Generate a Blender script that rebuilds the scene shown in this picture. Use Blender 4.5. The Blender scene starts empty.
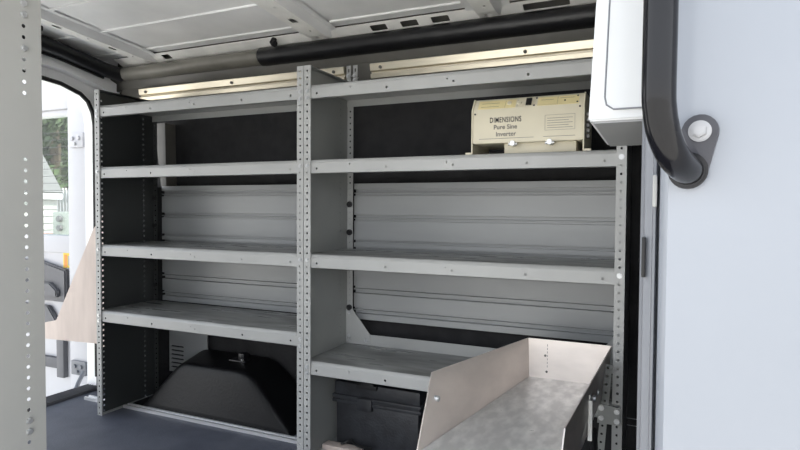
import bpy, bmesh, math, random
from mathutils import Vector, Matrix
from mathutils.geometry import delaunay_2d_cdt
random.seed(7)
C = bpy.context.scene.collection
PI = math.pi
SC = bpy.context.scene

# ------------------------------------------------------------------ materials
def mat(name, col, rough=.5, metal=0., noise=0., nscale=8., bump=0., bscale=60., stretch=None, col2=None, coat=0., spec=.5, lo=.35, hi=.65, rvar=0.):
    m = bpy.data.materials.new(name); m.use_nodes = True
    nt = m.node_tree; b = nt.nodes['Principled BSDF']
    b.inputs['Base Color'].default_value = (*col, 1); b.inputs['Roughness'].default_value = rough
    b.inputs['Metallic'].default_value = metal; b.inputs['Coat Weight'].default_value = coat
    b.inputs['Specular IOR Level'].default_value = spec
    tc = nt.nodes.new('ShaderNodeTexCoord'); mp = nt.nodes.new('ShaderNodeMapping')
    nt.links.new(tc.outputs['Object'], mp.inputs['Vector'])
    if stretch: mp.inputs['Scale'].default_value = stretch
    if noise or col2:
        n = nt.nodes.new('ShaderNodeTexNoise'); n.inputs['Scale'].default_value = nscale; n.inputs['Detail'].default_value = 6
        nt.links.new(mp.outputs[0], n.inputs['Vector'])
        r = nt.nodes.new('ShaderNodeValToRGB')
        c2 = col2 or tuple(max(0, c*(1-noise)) for c in col)
        r.color_ramp.elements[0].color = (*c2, 1); r.color_ramp.elements[1].color = (*col, 1)
        r.color_ramp.elements[0].position = lo; r.color_ramp.elements[1].position = hi
        nt.links.new(n.outputs['Fac'], r.inputs['Fac']); nt.links.new(r.outputs[0], b.inputs['Base Color'])
        if rvar:
            q = nt.nodes.new('ShaderNodeMapRange'); q.inputs['To Min'].default_value = rough+rvar; q.inputs['To Max'].default_value = rough-rvar
            nt.links.new(n.outputs['Fac'], q.inputs['Value']); nt.links.new(q.outputs[0], b.inputs['Roughness'])
    if bump:
        n2 = nt.nodes.new('ShaderNodeTexNoise'); n2.inputs['Scale'].default_value = bscale
        nt.links.new(mp.outputs[0], n2.inputs['Vector'])
        bp = nt.nodes.new('ShaderNodeBump'); bp.inputs['Strength'].default_value = bump; bp.inputs['Distance'].default_value = .01
        nt.links.new(n2.outputs['Fac'], bp.inputs['Height']); nt.links.new(bp.outputs[0], b.inputs['Normal'])
    return m
M = {}
M['shelf'] = mat('grey_powder_coat', (.385,.39,.385), .36, .0, .10, 5, stretch=(1,1,1), spec=.6)
M['closepanel'] = mat('pale_grey_sheet', (.36,.36,.345), .4, 0, .06, 3)
M['panel'] = mat('dark_grey_sheet', (.30,.31,.30), .42, 0, .12, 4, spec=.5)
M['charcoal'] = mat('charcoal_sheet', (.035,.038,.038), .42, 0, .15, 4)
M['liner'] = mat('grey_liner', (.325,.335,.34), .34, 0, .08, 3, stretch=(.6,1,3), spec=.6)
M['dark'] = mat('black_insulation', (.026,.026,.028), .75, 0, .3, 14, .25, 40, spec=.3)
M['rubber'] = mat('black_rubber', (.012,.012,.013), .55, spec=.4)
M['plastic'] = mat('black_plastic', (.010,.010,.012), .38, 0, .3, 10, .12, 90)
M['archplastic'] = mat('black_arch_plastic', (.005,.005,.006), .42, 0, .3, 10, .12, 90, spec=.28)
M['case'] = mat('scuffed_case_plastic', (.030,.032,.038), .5, 0, col2=(.014,.015,.018), nscale=18, bump=.15, bscale=120)
M['zinc'] = mat('zinc_bolt', (.55,.56,.57), .38, .7)
M['alufloor'] = mat('scratched_tray_floor', (.95,.93,.91), .36, .35, .28, 34, .05, 90, stretch=(1,.5,1), rvar=.2, lo=.42, hi=.74)
M['handlebolt'] = mat('grey_steel_bolt', (.36,.36,.37), .35, .5)
M['alu'] = mat('scuffed_aluminium', (.86,.79,.74), .34, .45, .16, 5, .03, 120, stretch=(1,1,2.5), rvar=.12)
M['alubrush'] = mat('extruded_aluminium', (.74,.68,.55), .33, .85, .12, 9, stretch=(.3,6,6))
M['raillum'] = mat('silver_floor_rail', (.80,.80,.81), .35, .6, .1, 9, stretch=(.3,6,6))
M['floor'] = mat('blue_grey_floor', (.080,.088,.118), .55, 0, col2=(.120,.128,.160), nscale=7, bump=.2, bscale=160)
M['white'] = mat('white_paint', (.90,.90,.91), .35, 0, .03, 3, coat=.3)
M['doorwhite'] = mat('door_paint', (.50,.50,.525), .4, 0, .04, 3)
M['cabshade'] = mat('cabinet_underside_shade', (.26,.265,.27), .4)  # grey that paints in the shade under the white cabinet
M['worn'] = mat('worn_shelf_top', (.32,.325,.32), .3, .2, col2=(.15,.15,.145), nscale=6, stretch=(.7,3,1), rvar=.12, lo=.3, hi=.7)
M['cabwhite'] = mat('white_cabinet_paint', (.60,.61,.62), .4, 0, .02, 4)
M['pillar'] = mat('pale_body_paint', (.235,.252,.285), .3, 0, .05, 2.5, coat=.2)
M['jamb'] = mat('grey_jamb_paint', (.16,.168,.188), .4, 0, .06, 6)
M['roof'] = mat('roof_paint', (.88,.88,.88), .38, 0, .14, 4, spec=.6)
M['bow'] = mat('bow_paint', (.92,.91,.88), .4, 0, .15, 8)
M['trimgrey'] = mat('grey_foam_trim', (.22,.21,.185), .42, 0, .2, 10)
M['bodygrey'] = mat('grey_body_sheet', (.125,.12,.108), .42, 0, .25, 6)
M['handle'] = mat('black_gloss_handle', (.006,.006,.008), .14, 0, .2, 20, spec=.28)
M['flange'] = mat('black_satin_flange', (.05,.05,.058), .4, spec=.3)
M['cream'] = mat('cream_paint', (.68,.63,.49), .45, 0, .07, 8)
M['creamlabel'] = mat('yellow_cream_label', (.76,.66,.36), .4)
M['ink'] = mat('grey_ink', (.03,.03,.035), .6)
M['inkpale'] = mat('pale_grey_ink', (.16,.15,.14), .6)
M['black'] = mat('black_paint', (.008,.008,.008), .5)
M['wood'] = mat('pale_plywood', (.68,.58,.52), .7, 0, col2=(.58,.49,.44), nscale=6, stretch=(3,3,.6))
M['card'] = mat('grey_door_plastic', (.12,.12,.13), .55, 0, .1, 10)
M['yellow'] = mat('yellow_sticker', (.75,.55,.05), .5)
M['orange'] = mat('orange_sticker', (.7,.25,.05), .5)
M['leaf'] = mat('green_leaves', (.030,.060,.018), .6, 0, col2=(.010,.026,.008), nscale=2.2)
M['leafpale'] = mat('pale_green_leaves', (.062,.095,.034), .6, 0, col2=(.02,.042,.013), nscale=2.2)
M['bark'] = mat('brown_bark', (.12,.09,.06), .8, 0, .4, 6)
M['concrete'] = mat('pale_concrete', (.74,.72,.67), .85, 0, .15, 1.5, .1, 30)
M['shingle'] = mat('grey_shingle', (.15,.15,.155), .8, 0, .25, 4, stretch=(1,1,8))
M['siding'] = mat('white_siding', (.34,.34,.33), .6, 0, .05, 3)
M['brick'] = mat('pink_brick', (.45,.22,.18), .8, 0, .3, 9)
M['meter'] = mat('grey_meter_paint', (.26,.28,.26), .5)
M['redlight'] = mat('red_lens', (.6,.06,.03), .3)
g = bpy.data.materials.new('window_glass'); g.use_nodes = True; M['glass'] = g
nt = g.node_tree; nt.nodes.clear()
o_ = nt.nodes.new('ShaderNodeOutputMaterial'); mx = nt.nodes.new('ShaderNodeMixShader'); tr = nt.nodes.new('ShaderNodeBsdfTransparent'); gl = nt.nodes.new('ShaderNodeBsdfGlossy')
tr.inputs[0].default_value = (.9,.94,.92,1); gl.inputs['Roughness'].default_value = .03; mx.inputs[0].default_value = .025
nt.links.new(tr.outputs[0], mx.inputs[1]); nt.links.new(gl.outputs[0], mx.inputs[2]); nt.links.new(mx.outputs[0], o_.inputs[0])

# ------------------------------------------------------------------ mesh helpers
ORG = {}
class MB:
    def __init__(s): s.bm = bmesh.new()
    def box(s, x0, x1, y0, y1, z0, z1, bev=0, rot=None, seg=2):
        b = bmesh.new(); bmesh.ops.create_cube(b, size=1)
        for v in b.verts: v.co = Vector(((x0+x1)/2+v.co.x*(x1-x0), (y0+y1)/2+v.co.y*(y1-y0), (z0+z1)/2+v.co.z*(z1-z0)))
        if bev: bmesh.ops.bevel(b, geom=b.edges[:], offset=bev, segments=seg, affect='EDGES', profile=.6)
        return s._add(b, rot, Vector(((x0+x1)/2, (y0+y1)/2, (z0+z1)/2)))
    def _add(s, b, rot=None, c=None):
        if rot is not None:
            for v in b.verts: v.co = rot @ (v.co-c) + c
        me = bpy.data.meshes.new('t'); b.to_mesh(me); b.free(); s.bm.from_mesh(me); bpy.data.meshes.remove(me); return s
    def cyl(s, p0, p1, r, n=16, r2=None, bev=0):
        p0 = Vector(p0); p1 = Vector(p1); d = p1-p0; b = bmesh.new()
        bmesh.ops.create_cone(b, cap_ends=True, segments=n, radius1=r, radius2=r if r2 is None else r2, depth=d.length)
        if bev:
            es = [e for e in b.edges if len(e.link_faces)==2 and any(len(f.verts)>4 for f in e.link_faces)]
            bmesh.ops.bevel(b, geom=es, offset=bev, segments=2, affect='EDGES')
        q = d.to_track_quat('Z','Y'); mtx = Matrix.Translation((p0+p1)/2) @ q.to_matrix().to_4x4()
        b.transform(mtx); return s._add(b)
    def tube(s, pts, r, n=14, closed=False, prof=None, up=None):
        """sweep a circle (or a profile of (u,v) pairs) along pts"""
        pts = [Vector(p) for p in pts]; N = len(pts); rings = []
        prof = prof or [(r*math.cos(2*PI*k/n), r*math.sin(2*PI*k/n)) for k in range(n)]
        ref = Vector(up) if up else None; prev = None
        for i, p in enumerate(pts):
            a = pts[(i-1)%N] if (closed or i>0) else p; c = pts[(i+1)%N] if (closed or i<N-1) else p
            t = (c-a).normalized()
            if ref: u = ref.cross(t).normalized()
            elif prev is None:
                u = t.orthogonal().normalized()
            else: u = (prev - t*prev.dot(t)).normalized()
            prev = u; w = t.cross(u)
            rings.append([s.bm.verts.new(p+u*x+w*y) for x, y in prof])
        m = len(prof)
        for i in range(N if closed else N-1):
            A = rings[i]; B = rings[(i+1)%N]
            for k in range(m): s.bm.faces.new((A[k], A[(k+1)%m], B[(k+1)%m], B[k]))
        if not closed:
            s.bm.faces.new(rings[0][::-1]); s.bm.faces.new(rings[-1])
        return s
    def plate(s, outline, holes, org, ux, uy, th):
        """flat sheet with real holes: outline and holes in 2-D (u,v); thickness th along ux x uy"""
        org = Vector(org); ux = Vector(ux); uy = Vector(uy); nz = ux.cross(uy).normalized()
        vs = []; ed = []
        for lp in [outline]+holes:
            k = len(vs); vs += [Vector(p) for p in lp]; n = len(lp)
            ed += [(k+i, k+(i+1)%n) for i in range(n)]
        rv, re, rf, *_ = delaunay_2d_cdt(vs, ed, [], 1, 1e-6)
        hb = [(min(p[0] for p in h), max(p[0] for p in h), min(p[1] for p in h), max(p[1] for p in h), h) for h in holes]
        def inside(c, poly):
            r = False; n = len(poly)
            for i in range(n):
                x1,y1 = poly[i]; x2,y2 = poly[(i+1)%n]
                if (y1>c.y)!=(y2>c.y) and c.x < (x2-x1)*(c.y-y1)/(y2-y1)+x1: r = not r
            return r
        A = [s.bm.verts.new(org+ux*v.x+uy*v.y) for v in rv]; B = [s.bm.verts.new(org+ux*v.x+uy*v.y+nz*th) for v in rv]
        cnt = {}
        for f in rf:
            c = sum((rv[i] for i in f), Vector((0,0)))/len(f)
            if not inside(c, outline): continue
            if any(b[0]<c.x<b[1] and b[2]<c.y<b[3] and inside(c, b[4]) for b in hb): continue
            s.bm.faces.new([A[i] for i in f][::-1]); s.bm.faces.new([B[i] for i in f])
            for i in range(len(f)):
                e = (f[i], f[(i+1)%len(f)]); cnt[e] = 1
        for (a, b) in cnt:
            if (b, a) not in cnt: s.bm.faces.new((A[a], A[b], B[b], B[a]))
        return s
    def prism(s, poly, axis, a0, a1):
        """extrude a polygon: axis X -> poly in (y,z), Y -> (x,z), Z -> (x,y)"""
        def P(p, a): return Vector((a,p[0],p[1])) if axis=='X' else Vector((p[0],a,p[1])) if axis=='Y' else Vector((p[0],p[1],a))
        A = [s.bm.verts.new(P(p,a0)) for p in poly]; B = [s.bm.verts.new(P(p,a1)) for p in poly]; n = len(poly)
        s.bm.faces.new(A); s.bm.faces.new(B[::-1])
        for i in range(n): s.bm.faces.new((A[i], B[i], B[(i+1)%n], A[(i+1)%n]))
        return s
    def hull(s, low, high):
        A = [s.bm.verts.new(p) for p in low]; B = [s.bm.verts.new(p) for p in high]; n = len(low)
        s.bm.faces.new(A[::-1]); s.bm.faces.new(B)
        for i in range(n): s.bm.faces.new((A[i], A[(i+1)%n], B[(i+1)%n], B[i]))
        return s
    def bevel(s, off, seg=2):
        bmesh.ops.bevel(s.bm, geom=s.bm.edges[:], offset=off, segments=seg, affect='EDGES', clamp_overlap=True); return s
    def build(s, name, m, parent=None, smooth=True):
        bmesh.ops.recalc_face_normals(s.bm, faces=s.bm.faces[:])
        vs = s.bm.verts
        if parent: o0 = ORG[parent.name]
        else:
            xs=[v.co.x for v in vs]; ys=[v.co.y for v in vs]; zs=[v.co.z for v in vs]
            o0 = Vector(((min(xs)+max(xs))/2, (min(ys)+max(ys))/2, min(zs)))
        for v in vs: v.co -= o0
        me = bpy.data.meshes.new(name); s.bm.to_mesh(me); s.bm.free(); me.materials.append(m)
        if smooth:
            me.shade_smooth()
            try: me.set_sharp_from_angle(angle=math.radians(40))
            except Exception: me.shade_flat()
        o = bpy.data.objects.new(name, me); C.objects.link(o)
        if parent: o.parent = parent
        else: o.location = o0
        ORG[o.name] = o0.copy()
        return o
def thing(name, label, cat, loc, group=None):
    o = bpy.data.objects.new(name, None); C.objects.link(o); o.location = loc; o.empty_display_size = .05
    ORG[o.name] = Vector(loc); tag(o, label, cat, group); return o
def tag(o, label, cat, group=None, kind=None):
    o['label'] = label; o['category'] = cat
    if group: o['group'] = group
    if kind: o['kind'] = kind
    return o
def struct(o, label, cat):
    o['kind'] = 'structure'; o['label'] = label; o['category'] = cat; return o
def part_copy(src, parent, world):      # src was built at its own ORG reference point
    c = src.copy(); C.objects.link(c); c.parent = parent
    c.location = Vector(world) - ORG[parent.name]; ORG[c.name] = ORG[parent.name].copy(); return c
def circ(u, v, r, n=8): return [(u+r*math.cos(2*PI*(k+.5)/n), v+r*math.sin(2*PI*(k+.5)/n)) for k in range(n)]
def rect(u0, v0, u1, v1): return [(u0,v0),(u1,v0),(u1,v1),(u0,v1)]
def rrect(u0, v0, u1, v1, r, n=5):
    out = []
    for cx, cy, a in ((u1-r,v0+r,-PI/2),(u1-r,v1-r,0),(u0+r,v1-r,PI/2),(u0+r,v0+r,PI)):
        out += [(cx+r*math.cos(a+PI/2*k/n), cy+r*math.sin(a+PI/2*k/n)) for k in range(n+1)]
    return out

# ------------------------------------------------------------------ the van: floor, walls, roof
XR, XF = -2.72, .50                       # rear frame, front bulkhead
struct(MB().box(XR, XF, .50, 2.32, -.06, 0).build('floor', M['floor']), 'dark blue grey rubber van floor under the shelving', 'floor')
struct(MB().box(XR, XF, 2.26, 2.32, 0, 1.60).build('wall_far', M['dark']), 'black insulated side wall behind the shelving', 'wall')
struct(MB().prism([(2.235,1.60),(2.20,1.665),(2.20,1.70),(2.25,1.73),(2.25,1.81),(2.32,1.81),(2.32,1.60)], 'X', XR, XF).build('wall_far_upper', M['bodygrey']), 'grey body sheet strip above the aluminium wall rail', 'wall')
rb = [(2.33,1.722),(2.235,1.727),(2.15,1.748),(2.0,1.762),(1.8,1.778),(1.6,1.795),(1.3,1.82),(1.0,1.83),(.7,1.82),(.46,1.78)]
rp = [(2.33,1.80),(2.18,1.80),(2.152,1.753),(2.0,1.762),(1.8,1.778),(1.6,1.795),(1.3,1.82),(1.0,1.83),(.7,1.82),(.46,1.78)]
mb = MB().prism(rp+[(.46,1.84),(1.0,1.90),(2.33,1.84)], 'X', XR-.02, XF+.3)
for yy, zz in ((2.095,1.757),(1.85,1.774),(1.60,1.795),(1.35,1.816),(1.1,1.827),(.85,1.826)):
    mb.box(XR, XF+.3, yy-.008, yy+.008, zz-.007, zz+.01, .003, seg=1)
struct(mb.build('ceiling', M['roof']), 'pale grey ribbed metal van roof', 'ceiling')
mb = MB().box(XR, -1.50, .46, .50, -.05, 1.84)
struct(mb.build('wall_near', M['white']), 'van side wall beside the sliding door opening', 'wall')
struct(MB().box(-1.50, XF, .42, .46, 1.71, 1.84).build('trim_1', M['white']), 'white header over the sliding door opening', 'trim')
struct(MB().box(XF, XF+.05, .55, 2.32, -.06, 1.80).build('wall_front', M['dark']), 'dark bulkhead at the front end of the cargo space', 'wall')
# rear frame with arched opening (in Y,Z on the plane X = XR)
arch = [(.62,.0),(2.098,0),(2.098,1.268),(2.098,1.40),(2.088,1.46),(2.062,1.515),(2.02,1.548),(1.914,1.580),(1.75,1.595),(1.2,1.60),(.9,1.57),(.72,1.50),(.64,1.38),(.62,1.2)]
mb = MB().plate([(.46,-.30),(2.34,-.30),(2.34,1.79),(.46,1.79)], [arch], (XR-.07,0,0), (0,1,0), (0,0,1), .07)
struct(mb.build('wall_rear', M['white']), 'white rear door frame with rounded opening', 'wall')
seal = MB().tube([(XR+.006,y,z) for y,z in arch[2:]]+[(XR+.006,.62,.1)], .011, 8)
tag(seal.tube([(XR+.006,2.098,1.268),(XR+.006,2.098,.06)], .011, 8).build('door_seal', M['rubber']), 'black rubber seal around the rear door opening', 'seal')
# white inner lip of the frame below the black header
struct(MB().prism([(.6,1.66),(1.6,1.655),(1.9,1.64),(2.1,1.60),(2.2,1.56),(2.2,1.63),(2.1,1.67),(1.9,1.705),(1.6,1.71),(.6,1.71)], 'X', XR, XR+.05).build('trim_2', M['white']), 'white inner lip under the black rear header trim', 'trim')
# black header trim over rear opening
prof = [(.045*math.cos(a)*1.0, .036*math.sin(a)) for a in [2*PI*k/14 for k in range(14)]]
hp = [(XR+.08,.55,1.745),(XR+.08,1.3,1.752),(XR+.08,1.7,1.738),(XR+.08,1.85,1.725),(XR+.08,2.0,1.70),(XR+.085,2.1,1.682),(XR+.10,2.19,1.672)]
tag(MB().tube(hp, 0, prof=prof, up=(0,0,1)).build('rear_header_trim', M['plastic']), 'black curved plastic trim over the rear door opening', 'trim')
hl = MB().tube([(XR+.075,p[1],p[2]-.0415) for p in hp[:-1]], .007, 8)
tag(hl.build('wiring_loom', M['rubber']), 'thin black cable run below the rear header trim', 'cable')

# long trims where the roof meets the far wall
def side_trim(x0, x1, r, m, name, label):
    pr = [(.050*math.cos(a), r*math.sin(a)) for a in [2*PI*k/18 for k in range(18)]]
    return tag(MB().tube([(x0,2.20,1.676),((x0+x1)/2,2.20,1.676),(x1,2.20,1.676)], 0, prof=pr, up=(0,0,1)).build(name, m), label, 'trim')
side_trim(-2.60, -1.70, .036, M['trimgrey'], 'side_roof_trim', 'brownish grey rounded trim tube high on the wall, rear section')
side_trim(-1.698, XF-.01, .042, M['plastic'], 'side_roof_trim', 'black rounded trim tube high on the wall, front section')
# white flange strip above trim with rectangular cut-outs
holes = [rrect(x, .046, x+w, .082, .006, 3) for x, w in ((-2.30,.05),(-1.115,.075),(-.975,.075),(-.84,.075),(-.47,.17),(-.12,.1))]
sy, sz = (2.145-2.232), (1.752-1.712); L = math.hypot(sy, sz)
mb = MB().plate(rect(XR+.1, 0, XF-.02, L), holes, (0,2.232,1.705), (1,0,0), (0,sy/L,sz/L), .003)
tag(mb.build('roof_side_rail', M['bow']), 'white punched steel flange between roof and side trim', 'rail')

# roof bows: hat sections with holes in the underside
def bow(xc, w, label, y1=2.215):
    t = thing('roof_bow', label, 'roof beam', (xc, 1.4, 1.70), 'steel cross beams under the roof')
    ys = [y1,2.12,2.02,1.9,1.75,1.6,1.4,1.15,.9,.6]
    def zr(y):
        for (ya,za),(yb,zb) in zip(rb, rb[1:]):
            if yb<=y<=ya: return za+(zb-za)*(ya-y)/(ya-yb)
        return 1.74
    zs = [zr(y)-.035 for y in ys]
    zs[0] = zr(y1)-.012
    m1 = MB()
    for i in range(len(ys)-1):                      # underside plates with slots
        a = Vector((0,ys[i],zs[i])); b = Vector((0,ys[i+1],zs[i+1])); d = b-a; l = d.length
        hs = [rrect(-w*.17, l*.35, w*.17, l*.35+min(.042,l*.4), .006, 3)] if i in (0,2,4,5,6) else [circ(w*.1, l*.5, .006)]
        m1.plate(rect(-w/2,0,w/2,l), hs, (xc,a.y,a.z), (1,0,0), tuple(d/l), .002)
    m1.build('web', M['bow'], t)
    m2 = MB()
    for s in (-1,1):                                # sloping sides and flanges
        for i in range(len(ys)-1):
            za, zb = zs[i], zs[i+1]; ya, yb = ys[i], ys[i+1]
            x0 = xc+s*w/2; x1 = xc+s*(w/2+.022); x2 = xc+s*(w/2+.05)
            q = [m2.bm.verts.new(p) for p in ((x0,ya,za),(x0,yb,zb),(x1,yb,zr(yb)-.006),(x1,ya,zr(ya)-.006),(x2,yb,zr(yb)-.005),(x2,ya,zr(ya)-.005))]
            m2.bm.faces.new((q[0],q[1],q[2],q[3])); m2.bm.faces.new((q[3],q[2],q[4],q[5]))
    m2.build('flange', M['roof'], t, smooth=False)
    return t
bow(-2.40, .055, 'narrow white roof beam near the rear doors')
bow(-1.36, .085, 'wide white roof beam above the middle of the shelving')
bow(-.60, .075, 'roof beam beside the white cabinet, cut off by the photo top')
MB_ = MB().cyl((-2.5,1.62,1.80),(-2.5,1.62,1.755),.03,14).box(-2.53,-2.46,1.60,1.66,1.735,1.76,.008)
tag(MB_.build('latch_catch', M['plastic']), 'small black catch under the roof above the rear opening', 'catch')
tag(MB().cyl((-1.60,2.16,1.75),(-1.60,2.145,1.715),.010,10,r2=.016).cyl((-1.60,2.145,1.715),(-1.585,2.14,1.71),.014,10).build('cable_clip', M['rubber']), 'small black clip on the white roof flange', 'clip')

# aluminium wall rail above the shelving (two lengths)
def wall_rail(x0, x1, label):
    pr = [(2.232,1.528),(2.204,1.528),(2.200,1.545),(2.210,1.549),(2.210,1.555),(2.198,1.559),(2.192,1.587),(2.200,1.591),(2.232,1.592)]
    t = thing('wall_rail', label, 'rail', ((x0+x1)/2,2.21,1.53), 'aluminium rails along the wall')
    ch = MB().prism(pr,'X',x0,x1).build('channel', M['alubrush'], t)
    n = max(2,int((x1-x0)/.38))
    for k in range(n):
        x = x0+.05+(x1-x0-.1)*k/(n-1); MB().cyl((x,2.198,1.57),(x,2.190,1.57),.007,10).build('screw', M['bodygrey'], ch)
wall_rail(-2.50, -1.26, 'long aluminium wall rail above the shelf unit over the wheel arch')
wall_rail(-1.13, .2, 'aluminium wall rail above the shelf unit holding the inverter')
mb = MB()
mb.box(XR+.05, XF, 2.232, 2.262, 1.50, 1.61)
struct(mb.build('trim_3', M['bodygrey']), 'grey body strip carrying the wall rails', 'trim')

# corrugated wall liner panels
def liner(x0, x1, label):
    z = [.485]; prof = []
    Y = 2.20
    pts = [(Y,.482)]
    for zc, w, d in ((.514,.010,.018),(.530,.006,.012),(.603,.011,.018),(.622,.008,.014),(.792,.010,.018),(.824,.009,.016),(.918,.006,.012),(.933,.010,.018),(1.028,.007,.014),(1.044,.011,.018)):
        pts += [(Y,zc-w/2-.002),(Y+d,zc-w/2-.001),(Y+d,zc+w/2+.001),(Y,zc+w/2+.002)]
    pts += [(Y,1.076)]
    out = pts+[(Y+.022,1.076),(Y+.022,.482)]
    t = MB().prism(out,'X',x0,x1)
    return tag(t.build('wall_liner_panel', M['liner']), label, 'wall panel', 'grooved wall liner panels')
liner(-2.346,-1.225,'grey grooved metal wall panel behind the shelf unit over the wheel arch')
liner(-1.208,-.10,'grey grooved metal wall panel behind the shelf unit holding the inverter')
# furring between liner and wall
struct(MB().box(-2.34,-.11,2.2225,2.262,.60,.66).box(-2.34,-.11,2.2225,2.262,.95,1.0).build('trim_4', M['dark']), 'dark battens behind the liner panels', 'trim')

struct(MB().box(-2.47,-2.348,2.155,2.262,0,1.07).build('leak_blocker', M['dark']), 'added black block stopping the light leak behind the rear end panel', 'trim')  # added only to block light leaking in between end panel and liner
struct(MB().prism([(-2.385,1.40),(-2.310,1.40),(-2.304,1.076),(-2.340,1.076)],'Y',2.19,2.26).build('trim_6', M['bodygrey']), 'short grey wall post behind the upper left shelves', 'trim')

# ------------------------------------------------------------------ shelving
YF, YB = 1.82, 2.15; DEP = YB-YF; PT = .0254; H = 1.503; T = .0018
bolt_src = MB().cyl((0,0,0),(0,-.004,0),.0085,8,bev=.001).cyl((0,-.004,0),(0,-.006,0),.005,8)
ORIGIN = thing('zz_tmp','x','x',(0,0,0))
bolt_front = bolt_src.build('bolt', M['zinc'], ORIGIN)
knob_src = MB().cyl((0,0,0),(0,-.012,0),.013,14,bev=.003).build('plastic_plug', M['plastic'], ORIGIN)
def post_holes(n0=.010, u=.0145): return [circ(u, n0+PT*k, .0042) for k in range(int((H-n0-.004)/PT)+1)]
def unit(x0, x1, shelves, label, knobs, dark_end=False):
    t = thing('shelving_unit', label, 'shelving unit', ((x0+x1)/2,(YF+YB)/2,0), 'bolted grey steel shelving units')
    posts = {}; rear = {}
    for s, xe in ((1,x0),(-1,x1)):
        hs = [circ(.033, .010+PT*k, .0050) for k in range(58)] + [circ(DEP-.062, .010+PT*k, .0042) for k in range(58)]
        xp = xe if s==1 else xe-T
        p = MB().plate(rect(0,0,DEP,H), hs, (xp,YF,0), (0,1,0), (0,0,1), T)
        MB().box(min(xe,xe+s*.024), max(xe,xe+s*.024), YF+.004, YB-.004, 0, .003).build('foot_flange', M['shelf'], t)
        MB.box(p, min(xe,xe+s*.024), max(xe,xe+s*.024), YF+.002, YB-.002, H-.003, H)      # top flange
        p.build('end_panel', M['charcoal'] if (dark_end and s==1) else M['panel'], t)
        xf = xe if s==1 else xe-.029
        fp = MB().plate(rect(0,0,.029,H), post_holes(), (xf,YF,0), (1,0,0), (0,0,1), T)
        xl = xe+s*.029
        fp.box(min(xl,xl-s*T), max(xl,xl-s*T), YF, YF+.005, 0, H)                          # returned lip
        posts[s] = fp.build('front_post', M['shelf'], t)
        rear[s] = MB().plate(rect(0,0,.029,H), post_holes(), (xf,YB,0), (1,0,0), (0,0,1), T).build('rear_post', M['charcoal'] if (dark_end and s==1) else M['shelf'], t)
    ix0, ix1 = x0+.0025, x1-.0025
    for i, (zb, lip, rl) in enumerate(shelves):
        zt = zb+lip; W = ix1-ix0
        hs = [circ(.05,lip*.36,.0045), circ(W*.17,lip*.62,.003), circ(W*.30,lip*.36,.0045), circ(W*.5,lip*.55,.003), circ(W*.52,lip*.36,.0042), circ(W*.74,lip*.36,.0045), circ(W-.06,lip*.36,.0045)]
        sh = MB().plate(rect(0,0,W,lip-.013), hs, (ix0,YF+.004,zb), (1,0,0), (0,0,1), -T)
        # rolled nose, top sheet and rear lip in one profile
        nose = [(YF+.004,zt-.013),(YF+.0075,zt-.004),(YF+.013,zt),(YB-.004,zt),(YB-.004,zt+rl)]
        inner = [(YB-.006,zt+rl),(YB-.006,zt-.002),(YF+.0135,zt-.002),(YF+.0095,zt-.005),(YF+.006,zt-.013)]
        if rl>0: nose[3:] = [(YB-.006,zt),(YB-.006,zt+rl)]; inner[:2] = [(YB-.004,zt+rl),(YB-.004,zt-.002)]
        sh.prism(nose+inner,'X',ix0,ix1)
        sh.box(ix0,ix1,YF+.004,YF+.018,zb,zb+T)                                             # bottom return of the lip
        so_ = sh.build('shelf', M['shelf'], t); so_.data.materials.append(M['worn'])
        for f_ in so_.data.polygons:
            if f_.normal.z > .95 and f_.area > .05: f_.material_index = 1
        for xb, pp in ((x0+.0145, posts[1]), (x1-.0145, posts[-1])):
            zz = .010+PT*round((zb+lip*.78-.010)/PT)
            part_copy(bolt_front, pp, (xb,YF,zz))
            if i in (0,3): part_copy(bolt_front, pp, (xb,YF,zz-PT))
    for (s, z) in knobs:
        part_copy(knob_src, rear[1 if s==0 else -1], ((x0+.0145) if s==0 else (x1-.0145), YB, z))
    return t
XL, XC, XE = -2.352, -1.2156, -.0805
LIP = .052
zs1, zs2, zs3, zs4, zs5 = 1.3785, 1.0985, .742, .437, .334
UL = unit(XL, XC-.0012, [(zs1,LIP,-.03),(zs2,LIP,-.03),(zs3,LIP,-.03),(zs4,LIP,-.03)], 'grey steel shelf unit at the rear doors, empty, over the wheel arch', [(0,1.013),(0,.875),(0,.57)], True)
UR = unit(XC+.0012, XE, [(zs1,LIP,-.03),(zs2,LIP,-.03),(zs3,LIP,-.03),(zs5,LIP,.045)], 'grey steel shelf unit holding the cream inverter and metal tray', [(0,.985),(0,.865),(0,.54)])
# gussets at the back of the lowest right shelf, brackets at the top, plate at the right post
for s, xg in ((1,XC+.0032),(-1,XE-.002)):
    MB().prism([(xg,.387),(xg+s*.115,.387),(xg+s*.115,.432),(xg+s*.03,.535),(xg,.535)],'Y',YB-.009,YB-.0065).build('gusset', M['shelf'], UR)
for xb, z in ((XC+.018,.42),(XC+.018,.52),(XC+.018,.40),(XC+.10,.405)): part_copy(bolt_front, UR, (xb,YB-.009,z))
for x in (-1.222,-1.190):
    MB().plate(rect(0,0,.020,.10), [rrect(.006,.012,.014,.026,.003,3),rrect(.006,.072,.014,.088,.003,3)], (x,YB+.008,1.478), (1,0,0), (0,0,1), .003).build('wall_bracket', M['shelf'], UR)
MB().box(-1.205,-1.185,YB+.008,2.196,1.532,1.536).box(-1.215,-1.207,YB+.008,2.196,1.532,1.536).build('bracket_arm', M['shelf'], UR)
for x, z in ((-1.215,1.535),(-1.183,1.535),(-1.183,1.515)): part_copy(bolt_front, UR, (x,YB+.004,z))
MB().plate([(-.150,.325),(-.085,.325),(-.085,.378),(-.150,.385)], [], (0,YF-.013,0), (1,0,0), (0,0,1), .004).build('splice_plate', M['panel'], UR)
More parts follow.
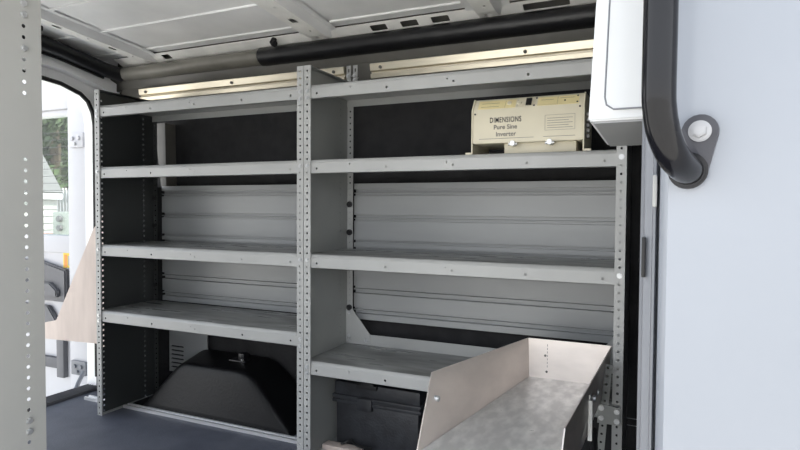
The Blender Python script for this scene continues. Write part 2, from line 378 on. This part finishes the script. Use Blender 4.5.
for x, z in ((-.139,.372),(-.139,.342),(-.095,.366),(-.095,.337)): part_copy(bolt_front, UR, (x,YF-.017,z))
MB().plate([(-.170,0),(-.146,0),(-.110,.505),(-.130,.505)], [circ(-.158+.001885*k,.012+PT*k,.0040) for k in range(20)], (0,YF-.012,0), (1,0,0), (0,0,1), .002).build('support_post', M['panel'], UR)
for k,(x,z) in enumerate(((-.74,1.088),(-.71,1.088),(-.255,1.088),(-.24,1.088))):
    MB().cyl((x,YF+.06,z+.055),(x,YF+.06,z+.048),.006,8).build('bolt', M['zinc'], UR)
# remove temporaries' holder, keep its meshes in the copies
for o in (bolt_front, knob_src, ORIGIN): bpy.data.objects.remove(o)

# near unit: only its end panel and front post are in view
NX, NY = -1.33, .889
NU = thing('shelving_unit', 'close grey perforated steel shelving end panel at the left photo edge', 'shelving unit', (NX,.68,0), 'bolted grey steel shelving units')
hs = [circ(.3685, .012+PT*k, .0046, 10) for k in range(66) if k not in range(43,48)]
mb = MB().plate(rect(0,0,.409,1.70), hs, (NX,.48,0), (0,1,0), (0,0,1), T)
mb.box(NX-.03,NX,.885,.889,0,1.70)
mb.build('end_panel', M['closepanel'], NU)
for k in (56,55,52,17,18): # bolts seen in the hole column
    z = .012+PT*k; MB().cyl((NX+.001,.8485,z),(NX+.007,.8485,z),.0075,6,bev=.001).build('bolt', M['zinc'], NU)

# ------------------------------------------------------------------ floor rails
def floor_rail(x0, x1, label, y=1.935):
    pr = [(y,0),(y+.034,0),(y+.034,.014),(y+.026,.014),(y+.026,.008),(y+.010,.008),(y+.010,.014),(y,.014)]
    return tag(MB().prism(pr,'X',x0,x1).build('floor_rail', M['raillum']), label, 'rail', 'aluminium floor rails')
floor_rail(-2.325,-1.25,'long aluminium floor rail in front of the black wheel arch')
floor_rail(-2.60,-2.357,'short aluminium floor rail beyond the rear shelf post')
# ribbed sill at the rear opening
mb = MB().box(XR-.06,XR+.05,.62,2.09,-.02,.008)
for k in range(6): mb.box(XR-.055+k*.018,XR-.046+k*.018,.62,2.09,.006,.014,.002,seg=1)
tag(mb.build('sill_plate', M['card']), 'dark ribbed sill plate across the rear door opening', 'sill')

# wheel arch cover
mb = MB()
def arch_z(x, y):
    k = 13.
    v = [max(0,(x+2.235-.10*(y-1.975)/-.28)/.215), max(0,(-1.385-x)/.275), max(0,(y-1.970)/.060)+.02, .93+.25*(y-2.0)]
    return max(0, -math.log(sum(math.exp(-k*a) for a in v))/k+.06)*.232
nx, ny = 84, 44
gy = [1.972+(2.236-1.972)*((q/ny)**1.7) for q in range(ny+1)]
grid = [[mb.bm.verts.new((x, y, arch_z(x,y) if 0<p<nx and q>0 else 0)) for q, y in enumerate(gy)] for p, x in [(p, -2.32+.935*p/nx) for p in range(nx+1)]]
for p in range(nx):
    for q in range(ny): mb.bm.faces.new((grid[p][q],grid[p+1][q],grid[p+1][q+1],grid[p][q+1]))
rim = [grid[p][ny] for p in range(nx+1)]
low_ = [mb.bm.verts.new((v.co.x,2.236,0)) for v in rim[1:-1]]
for p in range(1,nx-2): mb.bm.faces.new((rim[p],rim[p+1],low_[p],low_[p-1]))
wa = mb.build('wheel_arch', M['archplastic']); tag(wa, 'black plastic wheel arch cover on the van floor under the rear shelf unit', 'wheel arch')
t = thing('mounting_bracket', 'small black bracket with a bolt on top of the wheel arch', 'bracket', (-1.80,2.16,.232))
MB().box(-1.85,-1.75,2.13,2.19,.230,.243,.005).box(-1.80,-1.765,2.14,2.18,.24,.275,.006).build('bracket_plate', M['plastic'], t)
MB().cyl((-1.772,2.14,.247),(-1.772,2.132,.247),.005,8).build('bolt', M['zinc'], t)
tag(MB().cyl((-1.42,1.972,.001),(-1.42,1.972,.012),.006,8).build('marker_lens', M['redlight']), 'tiny red lens at the foot of the wheel arch', 'light')
# vent grille
hs = [rrect(.012,.02+.022*k,.10,.029+.022*k,.004,3) for k in range(6)]
tag(MB().plate(rect(0,0,.26,.30), hs, (-2.34,2.238,.10), (1,0,0), (0,0,1), -.006).build('vent_grille', M['liner']), 'grey slotted vent plate low on the wall beside the wheel arch', 'vent')

# ------------------------------------------------------------------ inverter
IX0, IX1, IY, IZ0 = -.566, -.205, 1.842, zs2+LIP
inv = thing('power_inverter', 'cream metal power inverter box standing on the second shelf', 'inverter', (-.385,1.96,IZ0))
zb, zf, zt = IZ0+.036, IZ0+.145, IZ0+.186
pf = [(IY,zb),(IY,zf),(IY+.030,zt-.004),(IY+.036,zt),(IY+.22,zt),(IY+.22,zb)]
MB().prism(pf,'X',IX0+.004,IX1-.004).bevel(.0025,2).build('housing', M['cream'], inv)
for s, x in ((-1,IX0),(1,IX1)):
    xs = sorted((x,x-s*.004))
    m = MB().prism([(IY-.002,IZ0+.002),(IY-.002,zf),(IY+.028,zt+.001),(IY+.21,zt+.001),(IY+.21,IZ0+.002)],'X',xs[0],xs[1])
    m.box(min(x,x+s*.020),max(x,x+s*.020),IY-.002,IY+.03,IZ0,IZ0+.007)
    m.build('side_bracket', M['cream'], inv)
MB().box(-.462,-.232,IY+.03,IY+.18,IZ0,zb+.002,.002).build('base_box', M['cream'], inv)
for x in (-.428,-.310):
    m = MB().cyl((x,IY-.006,zb-.003),(x,IY+.03,zb-.003),.0085,14,bev=.001); m.cyl((x-.014,IY+.004,zb-.005),(x+.014,IY+.004,zb-.005),.005,10)
    m.build('cable_gland', M['zinc'], inv)
m = MB()
for k in range(5): m.box(IX1+.001,IX1+.012,IY+.035,IY+.06,IZ0+.045+k*.017,IZ0+.057+k*.017,.002,seg=1)
m.build('terminal_strip', M['siding'], inv)
# slanted control strip: local frame on the slope
so = Vector((0,IY,zf)); sd = (Vector((0,IY+.030,zt-.004))-so); sl = sd.length; sd.normalize(); sn = Vector((1,0,0)).cross(sd)
def slope_rect(mb, x0, x1, v0, v1, th=.001):
    return mb.plate(rect(x0,v0,x1,v1), [], tuple(so), (1,0,0), tuple(sd), th)
slope_rect(MB(), IX0+.02, IX0+.145, .004, sl-.004, .0006).build('control_label', M['creamlabel'], inv)
slope_rect(MB(), IX0+.150, IX0+.205, .004, sl-.004, .0006).build('control_label', M['cream'], inv)
slope_rect(MB(), IX0+.215, IX1-.018, .004, sl-.004, .0006).build('control_label', M['creamlabel'], inv)
for x0,x1,v0,v1 in ((.215,.275,.006,.0064),(.277,.2776,.004,sl-.004),(.225,.265,.030,.031),(.03,.09,.03,.031),(.03,.09,.014,.015),(.11,.1106,.006,.04),(.15,.1506,.006,.04),(.178,.1786,.006,.04),(.285,.33,.034,.035)):
    slope_rect(MB(), IX0+x0, IX0+x1, v0, v1, .0010).build('label_line', M['inkpale'], inv, smooth=False)
for x in (.124,.156):
    c = so+Vector((IX0+x,0,0))+sd*(sl*.5); MB().cyl(c-sn*.002, c+sn*.006, .0075, 14, bev=.001).build('button', M['cream'], inv)
c = so+Vector((IX0+.187,0,0))+sd*(sl*.52)
slope_rect(MB(), IX0+.178, IX0+.196, sl*.22, sl*.84, .005).build('rocker_switch', M['black'], inv)
for x, v in ((.205,.008),(.30,.022),(.338,.012),(.338,.04),(.21,.042)):
    c = so+Vector((IX0+x,0,0))+sd*v; MB().cyl(c, c+sn*.002, .003, 8).build('screw', M['ink'], inv)
for x, z in ((IX0+.012,zf-.012),(IX1-.014,zf-.006)): MB().cyl((x,IY,z),(x,IY-.002,z),.003,8).build('screw', M['ink'], inv)
def text(body, x, z, size, m, sx=1.0, sp=1.0):
    cu = bpy.data.curves.new('t','FONT'); cu.body = body; cu.size = size; cu.extrude = .0003; cu.align_x = 'CENTER'; cu.space_character = sp; cu.offset = .0003
    o = bpy.data.objects.new('t', cu); C.objects.link(o); bpy.context.view_layer.update()
    me = bpy.data.meshes.new_from_object(o.evaluated_get(bpy.context.evaluated_depsgraph_get())); bpy.data.objects.remove(o)
    b = MB(); b.bm.from_mesh(me)
    for v in b.bm.verts: v.co = Vector((x+v.co.x*sx, IY-.0008-v.co.z, z+v.co.y))
    return b
b = text('DIMENSIONS', -.452, 1.253, .0245, M['ink'], .66, 1.14); b.build('lettering', M['ink'], inv, smooth=False)
text('Pure Sine', -.452, 1.231, .0205, M['inkpale']).build('lettering', M['inkpale'], inv, smooth=False)
text('Inverter', -.450, 1.208, .0205, M['inkpale']).build('lettering', M['inkpale'], inv, smooth=False)
m = MB()
def fr(x0,x1,z0,z1,w=.0007): m.box(x0,x1,IY-.0011,IY-.0002,z0,z0+w).box(x0,x1,IY-.0011,IY-.0002,z1-w,z1).box(x0,x0+w,IY-.0011,IY-.0002,z0,z1).box(x1-w,x1,IY-.0011,IY-.0002,z0,z1)
fr(-.325,-.233,1.220,1.268)
for k in range(5): m.box(-.318,-.240-.012*(k%2),IY-.0011,IY-.0002,1.227+k*.0075,1.2282+k*.0075)
m.box(-.540,-.360,IY-.0011,IY-.0002,1.200,1.2012).box(-.330,-.232,IY-.0011,IY-.0002,1.200,1.2012)
m.build('printed_label', M['inkpale'], inv, smooth=False)

# ------------------------------------------------------------------ aluminium tray on the lowest right shelf
tz0, tz1, tt = .388, .525, .003
tray = thing('metal_tray', 'scuffed open aluminium tray jutting out over the lowest shelf', 'tray', (-.33,1.5,tz0))
bl, br = (-.389,1.968), (-.141,1.968)
fl, fr_ = (-.506,1.240), (-.168,1.10)
def quad_sheet(pts, n, th):
    m = MB(); n = Vector(n); A = [m.bm.verts.new(p) for p in pts]; B = [m.bm.verts.new(Vector(p)+n*th) for p in pts]; k = len(pts)
    m.bm.faces.new(A); m.bm.faces.new(B[::-1])
    for i in range(k): m.bm.faces.new((A[i],B[i],B[(i+1)%k],A[(i+1)%k]))
    return m
quad_sheet([(*bl,tz0),(*br,tz0),(*fr_,tz0),(*fl,tz0)], (0,0,1), tt).build('tray_floor', M['alufloor'], tray)
quad_sheet([(*bl,tz0),(*br,tz0),(br[0]+.017,br[1],tz1),(bl[0]-.004,bl[1],tz1)], (0,1,0), tt).build('back_wall', M['alu'], tray)
lw = quad_sheet([(*bl,tz0),(bl[0]-.004,bl[1],tz1),(-.547,1.44,tz1),(fl[0]-.002,fl[1],tz0+.0)], (-1,-.15,0), tt).build('left_wall', M['alu'], tray)
quad_sheet([(*br,tz0),(br[0]+.017,br[1],tz1),(-.163,1.187,tz1),(fr_[0]+.001,fr_[1],tz0)], (1,0,0), tt).build('right_wall', M['alu'], tray)
MB().cyl((-.532,1.405,.468),(-.512,1.402,.468),.008,8,bev=.002).build('bolt', M['zinc'], tray)
for y, z in ((1.90,.415),(1.93,.47)): MB().cyl((-.33 if z<.45 else -.335,1.9675,z),(-.33 if z<.45 else -.335,1.9645,z),.004,8).build('rivet', M['bodygrey'], tray)
m = MB().box(-.146,-.142,1.50,1.53,tz0+.0,.50).box(-.146,-.136,1.49,1.50,tz0,.49)
m.build('side_clip', M['zinc'], tray)
for y, z in ((1.56,.475),(1.66,.462)): MB().cyl((-.148,y,z),(-.134,y,z),.008,8,bev=.001).build('bolt', M['zinc'], tray)
m = MB()
for k in range(7): m.box(-.329,-.3275,1.9672,1.968,.43+k*.012,.437+k*.012)
m.build('pencil_mark', M['bodygrey'], tray)
# strut under the tray
tag(MB().tube([(-.155,1.815,.012),(-.143,1.70,.20),(-.143,1.60,.377)], .010, 8).build('tray_strut', M['rubber']), 'dark strut under the aluminium tray beside the right post', 'strut')

# ------------------------------------------------------------------ tool case under the lowest shelf
tc = thing('tool_case', 'black plastic tool case on the floor under the lowest shelf', 'case', (-.99,2.07,0))
cx0, cx1, cy0, cy1 = -1.185, -.80, 1.985, 2.16
MB().box(cx0+.012,cx1-.012,cy0+.008,cy1,.0,.19,.008).build('body', M['case'], tc)
m = MB().box(cx0+.005,cx1-.005,cy0+.004,cy1,.212,.268,.008)
m.build('lid', M['case'], tc)
MB().box(cx0-.002,cx1+.002,cy0-.004,cy1+.002,.184,.198,.004).build('rim', M['case'], tc)
MB().box(cx0-.002,cx1+.002,cy0-.004,cy1+.002,.205,.217,.004).box(cx0+.006,cx1-.006,cy0+.002,cy1-.002,.195,.208).build('rim', M['case'], tc)
MB().box(-1.07,-1.005,cy0-.010,cy0+.01,.166,.215,.005).build('latch', M['case'], tc)
MB().box(-1.075,-.985,cy0-.006,cy0+.012,.252,.270,.004).box(-1.06,-1.0,cy0-.004,cy0+.02,.262,.278,.004).build('carry_handle', M['rubber'], tc)
tag(MB().box(-1.205,-1.04,1.935,1.982,0,.022,.003).build('wood_block', M['wood']), 'pale wood offcut on the floor before the black tool case', 'wood block')
pts = [(-1.13+.13*k/14, 1.955+.018*math.sin(k*.5), .027+.018*math.sin(PI*k/14)) for k in range(15)]
tag(MB().tube(pts, .005, 8).build('cable', M['rubber']), 'short black cable lying over the pale wood offcut', 'cable')
for z, l in ((.285,'upper of two thin pale wires beside the right shelf post'),(.262,'lower of two thin pale wires beside the right shelf post')):
    tag(MB().tube([(-.08,2.0,z),(.0,2.0,z-.001),(.495,2.0,z)], .0011, 6).build('wire', M['liner']), l, 'wire', 'thin wires')

# ------------------------------------------------------------------ plywood board beyond the rear post
tag(MB().prism([(-2.357,.945),(-2.357,.30),(-2.43,.314),(-2.815,.300),(-2.80,.384),(-2.716,.401),(-2.443,.86)],'Y',1.875,1.887).build('plywood_board', M['wood']), 'pale pinkish triangular board fixed beyond the rear shelf post', 'board')

# ------------------------------------------------------------------ white cabinet high on the right
cab = thing('overhead_cabinet', 'bright white cabinet high up behind the black grab handle', 'cabinet', (.2,.86,1.078))
poly = [(-.076,1.078),(XF-.005,1.078),(XF-.005,1.815),(-.040,1.815)]
MB().prism(poly,'Y',.722,1.0).bevel(.002,2).build('body', M['cabwhite'], cab)
MB().box(-.070,XF-.006,.726,.998,1.0755,1.0785).build('underside_shade', M['cabshade'], cab)  # thin sheet whose darker colour stands in for shade on the underside
MB().plate([(-.036,1.80),(-.058,1.105),(-.056,1.096),(-.048,1.090),(.45,1.090),(.45,1.80)], [], (0,.7215,0), (1,0,0), (0,0,1), .0022).build('door_panel', M['cabwhite'], cab)

MB().tube([(-.0345,.7195,1.80),(-.0575,.7195,1.105),(-.0555,.7195,1.096),(-.0475,.7195,1.0905),(.45,.7195,1.0905)], .0011, 6).build('door_gasket', M['jamb'], cab)

# ------------------------------------------------------------------ front pillar with the grab handle
pil = [(.0035,.575),(.010,.567),(.020,.566),(.80,.43),(.80,.62),(.0035,.62)]
struct(MB().prism(pil,'Z',-.30,1.90).build('wall_right', M['pillar']), 'large pale blue white body pillar filling the right side', 'wall')
jm = [(.0035,.60),(.0025,.603),(0,.592),(-.0020,.592),(-.0030,.612),(-.0100,.618),(-.0110,.640),(-.0140,.640),(-.0140,.66),(.02,.66),(.02,.60)]
struct(MB().prism(jm,'Z',-.30,1.90).build('trim_5', M['jamb']), 'grey stepped door jamb beside the pale pillar', 'trim')
tag(MB().box(-.0030,.0010,.588,.593,.975,1.005,.001).build('striker_clip', M['siding']), 'small white clip on the grey door jamb', 'clip')
tag(MB().box(-.0120,-.0085,.612,.619,.905,.945,.001).build('jamb_buffer', M['rubber']), 'slim black buffer on the grey door jamb', 'buffer')
hd = thing('grab_handle', 'black curved grab handle bolted to the pale pillar', 'handle', (.02,.52,1.0))
fc = Vector((.0262,.5635,1.0065))
path = [(.0272,.5645,1.524),(.0185,.536,1.519),(.0080,.511,1.502),(.0020,.499,1.475),(.0012,.497,1.42),(.0010,.497,1.25),(.0008,.497,1.12),(.0006,.497,1.068),(.0014,.499,1.052),(.0038,.503,1.037),(.0080,.511,1.025),(.0130,.522,1.016),(.0185,.536,1.0105),(.0235,.550,1.0072),(.0272,.5645,1.0066)]
def smooth_path(P, n=5):
    P = [Vector(p) for p in P]; out = []
    for i in range(len(P)-1):
        p0 = P[max(i-1,0)]; p1 = P[i]; p2 = P[i+1]; p3 = P[min(i+2,len(P)-1)]
        for k in range(n):
            t = k/n; out.append(.5*((2*p1)+(p2-p0)*t+(2*p0-5*p1+4*p2-p3)*t*t+(3*p1-p0-3*p2+p3)*t**3))
    return out+[P[-1]]
MB().tube(smooth_path(path), .0128, 24).build('bar', M['handle'], hd)
pn = Vector((-.169,-.985,0)).normalized(); pu = Vector((.985,-.169,0)).normalized()
cb = Vector((.0345,.562,1.0405))                       # bolt centre
def on_panel(u, v): return (fc.x+pu.x*u, fc.y+pu.y*u, fc.z+v)
# teardrop flange: hull of two circles
c1 = (0.0005,.005,.0155); bu = (cb-fc).dot(pu); c2 = (bu,cb.z-fc.z,.0145)
ang = math.atan2(c2[1]-c1[1], c2[0]-c1[0]); off = math.acos((c1[2]-c2[2])/math.hypot(c2[0],c2[1]))
out = [(c1[0]+c1[2]*math.cos(a), c1[1]+c1[2]*math.sin(a)) for a in [ang+off+(2*PI-2*off)*k/20 for k in range(21)]]
out += [(c2[0]+c2[2]*math.cos(a), c2[1]+c2[2]*math.sin(a)) for a in [ang-off+2*off*k/10 for k in range(11)]]
fo = fc+pn*(-.001)
MB().plate(out, [], tuple(fo), tuple(pu), (0,0,1), .006).bevel(.001,1).build('mounting_flange', M['flange'], hd); flg = bpy.data.objects['mounting_flange']
m = MB().cyl(fc+pn*.004, fc+pn*.010, .0160, 28, bev=.002); m.build('collar', M['handle'], hd)
bc = fc+pu*c2[0]+Vector((0,0,c2[1]))
m = MB().cyl(bc+pn*.0035, bc+pn*.007, .0092, 24, bev=.001); m.cyl(bc+pn*.007, bc+pn*.013, .0060, 6, bev=.0012); m.build('bolt', M['handlebolt'], flg)

# ------------------------------------------------------------------ open rear door, seen through the rear opening
D = 2.20
dr = thing('rear_door', 'open white rear van door with a window, beyond the shelving', 'door', (-3.2,2.24,-.25))
mb = MB().plate([(-2.86,-.25),(-2.86,1.70),(-2.90,1.74),(-3.62,1.74),(-3.66,1.70),(-3.66,-.25)][::-1], [rrect(-3.58,.80,-3.045,1.49,.03)], (0,D+.06,0), (1,0,0), (0,0,1), .06)
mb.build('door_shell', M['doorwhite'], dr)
MB().box(-3.03,-2.87,D-.03,D,-.2,1.64,.012).build('hinge_post', M['doorwhite'], dr)
MB().box(-3.6,-3.03,D-.02,D,1.52,1.64,.010).box(-3.6,-3.04,D-.012,D,.70,.80,.006).build('window_surround', M['doorwhite'], dr)
MB().box(-3.59,-3.04,D+.028,D+.033,.79,1.50).build('window_pane', M['glass'], dr)
for k in range(9): MB().box(-3.57,-3.05,D+.0265,D+.028,1.06+.042*k,1.0625+.042*k).build('heating_line', M['card'], dr)
m = MB().prism([(-3.62,.655),(-3.30,.655),(-3.055,.605),(-3.055,.42),(-3.62,.42)],'Y',D-.035,D).bevel(.008,2); m.build('door_card', M['card'], dr)
MB().prism([(-3.62,.53),(-3.16,.53),(-3.10,.49),(-3.10,.45),(-3.62,.45)],'Y',D-.06,D-.03).bevel(.006,2).build('pull_handle', M['card'], dr)
MB().prism([(-3.62,.39),(-3.22,.39),(-3.15,.31),(-3.17,.24),(-3.62,.24)],'Y',D-.03,D).bevel(.006,2).build('door_pocket', M['card'], dr)
MB().box(-3.145,-3.085,D-.03,D,-.02,.215,.004).box(-3.62,-3.14,D-.03,D,.03,.09,.004).build('door_brace', M['card'], dr)
MB().box(-3.112,-3.044,D-.004,D,.615,.70).build('warning_sticker', M['yellow'], dr); stk = bpy.data.objects['warning_sticker']
MB().box(-3.102,-3.078,D-.0055,D-.003,.62,.69).build('sticker_print', M['orange'], stk)
MB().box(-3.070,-3.054,D-.0055,D-.003,.63,.685).build('sticker_print', M['siding'], stk)
for z0, z1 in ((1.295,1.375),(.02,.10)):
    m = MB().box(-3.0,-2.885,D-.045,D-.028,z0,z1,.004).cyl((-2.965,D-.045,z0+.05),(-2.965,D-.055,z0+.05),.012,10).cyl((-2.915,D-.045,z0+.05),(-2.915,D-.055,z0+.05),.012,10).cyl((-2.945,D-.045,z0+.02),(-2.945,D-.055,z0+.02),.010,10)
    m.build('hinge', M['doorwhite'] if z0>1 else M['jamb'], dr)
# check strap
tag(MB().tube([(-2.79,2.02,-.02),(-2.85,2.09,.01),(-2.88,2.145,.05)], .012, 8).build('check_strap', M['jamb']), 'grey door check strap at the foot of the open rear door', 'strap')

# ------------------------------------------------------------------ outside
ZG = -.66
struct(MB().box(-60,40,-40,60,ZG-.1,ZG).build('ground', M['concrete']), 'pale concrete ground outside the van', 'ground')
def tree(x, y, h, r, m, label, n=2600):
    t = thing('tree', label, 'tree', (x,y,ZG), 'trees beyond the open rear door')
    MB().tube([(x,y,ZG),(x+.1,y,ZG+h*.3),(x-.05,y+.1,ZG+h*.7)], .14, 8).build('trunk', M['bark'], t)
    mb = MB(); rnd = random.Random(int(x*100+y*31))
    blobs = [(rnd.uniform(-r,r)*.7, rnd.uniform(-r,r)*.7, rnd.uniform(.22,.95)*h, rnd.uniform(.35,.6)*r) for _ in range(16)]
    for i in range(n):
        bx,by,bz,br = rnd.choice(blobs); v = Vector((rnd.gauss(0,1),rnd.gauss(0,1),rnd.gauss(0,1))).normalized()*br*rnd.uniform(.75,1.05)
        p = Vector((x+bx,y+by,ZG+bz))+v; s = rnd.uniform(.06,.15)
        a = Vector((rnd.gauss(0,1),rnd.gauss(0,1),rnd.gauss(0,1))).normalized(); b = a.orthogonal().normalized(); c = a.cross(b)
        q = [mb.bm.verts.new(p+b*s), mb.bm.verts.new(p+c*s*.6), mb.bm.verts.new(p-b*s), mb.bm.verts.new(p-c*s*.6)]
        mb.bm.faces.new(q)
    mb.build('foliage', m, t, smooth=False)
tree(-15.4, 10.6, 6.8, 1.5, M['leafpale'], 'lighter green tree nearest the shed, seen through the door window', 5200)
tree(-24.6, 17.6, 9.5, 2.2, M['leaf'], 'dark green tree standing farthest beyond the door window', 5200)
tree(-19.6, 13.8, 7.2, 1.7, M['leaf'], 'dark green tree behind the picket fence', 4600)
sh = thing('shed', 'pale shed with a steep grey roof beyond the rear door', 'shed', (-12.5,7.0,ZG))
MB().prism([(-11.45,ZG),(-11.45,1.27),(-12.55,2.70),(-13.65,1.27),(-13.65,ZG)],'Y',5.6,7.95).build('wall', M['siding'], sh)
MB().prism([(-11.36,1.22),(-12.55,2.76),(-13.74,1.22),(-13.78,1.25),(-12.55,2.84),(-11.32,1.25)],'Y',5.5,8.0).build('roof', M['shingle'], sh)
MB().box(-11.40,-11.34,5.5,8.0,1.10,1.22).build('fascia_board', M['doorwhite'], sh)
for k in range(8): MB().box(-11.452,-11.440,5.6,7.95,-.10+.14*k,-.085+.14*k).build('board_joint', M['shingle'], sh)
fe = thing('picket_fence', 'white picket fence between the shed and the trees', 'fence', (-11.8,8.4,ZG))
for k in range(14):
    x = -12.3+k*.10
    MB().prism([(x-.025,ZG),(x+.025,ZG),(x+.025,1.30),(x,1.36),(x-.025,1.30)],'Y',8.39,8.42).build('picket', M['doorwhite'], fe)
for z in (.15,1.05): MB().box(-12.4,-10.9,8.42,8.46,z,z+.07).build('rail', M['doorwhite'], fe)
me_ = thing('meter_box', 'grey utility box with two round meters in front of the shed', 'meter box', (-6.2,4.4,ZG))
MB().box(-6.36,-6.06,4.36,4.5,ZG,.90,.02).build('box', M['meter'], me_)
for z in (.82,.715): MB().cyl((-6.21,4.36,z),(-6.21,4.32,z),.036,16,bev=.006).build('meter', M['card'], me_)
tag(MB().box(-6.75,-6.42,4.3,4.5,ZG,.64).build('brick_pier', M['brick']), 'pink brick pier beside the grey utility box', 'pier')

# ------------------------------------------------------------------ light and camera
w = bpy.data.worlds.new('sky'); SC.world = w; w.use_nodes = True
nt = w.node_tree; bg = nt.nodes['Background']
tcn = nt.nodes.new('ShaderNodeTexCoord'); sep = nt.nodes.new('ShaderNodeSeparateXYZ'); rmp = nt.nodes.new('ShaderNodeValToRGB')
nt.links.new(tcn.outputs['Generated'], sep.inputs[0]); nt.links.new(sep.outputs['Z'], rmp.inputs['Fac'])
rmp.color_ramp.elements[0].color = (1,1,1,1); rmp.color_ramp.elements[1].color = (.16,.20,.26,1)
for p_, c_ in ((.38,(.86,.92,1,1)),(.62,(.30,.36,.44,1))):
    e_ = rmp.color_ramp.elements.new(p_); e_.color = c_
nt.links.new(rmp.outputs[0], bg.inputs['Color']); bg.inputs['Strength'].default_value = 2.4
sd_ = bpy.data.lights.new('sun','SUN'); sd_.energy = 7.5; sd_.angle = math.radians(12); sd_.color = (1,.95,.88)
so_ = bpy.data.objects.new('sun', sd_); C.objects.link(so_)
so_.rotation_euler = Vector((-.62,.03,-.78)).to_track_quat('-Z','Y').to_euler(); so_.location = (0,-3,5)

f, yaw, pitch, roll = 569.6, .42158, .0308, .0059
Fv = Vector((-math.sin(yaw)*math.cos(pitch), math.cos(yaw)*math.cos(pitch), -math.sin(pitch)))
R0 = Vector((math.cos(yaw), math.sin(yaw), 0)); U0 = R0.cross(Fv)
Rv = R0*math.cos(roll)+U0*math.sin(roll); Uv = -R0*math.sin(roll)+U0*math.cos(roll)
cd = bpy.data.cameras.new('camera'); cam = bpy.data.objects.new('camera', cd); C.objects.link(cam)
cd.sensor_width = 36; cd.lens = f*36/800; cd.clip_start = .02; cd.clip_end = 200
cam.matrix_world = Matrix(((Rv.x,Uv.x,-Fv.x,0),(Rv.y,Uv.y,-Fv.y,0),(Rv.z,Uv.z,-Fv.z,.973),(0,0,0,1)))
SC.camera = cam
vs = SC.view_settings; vs.view_transform = 'Standard'; vs.look = 'None'; vs.exposure = 0.5; vs.gamma = 1; vs.use_curve_mapping = False
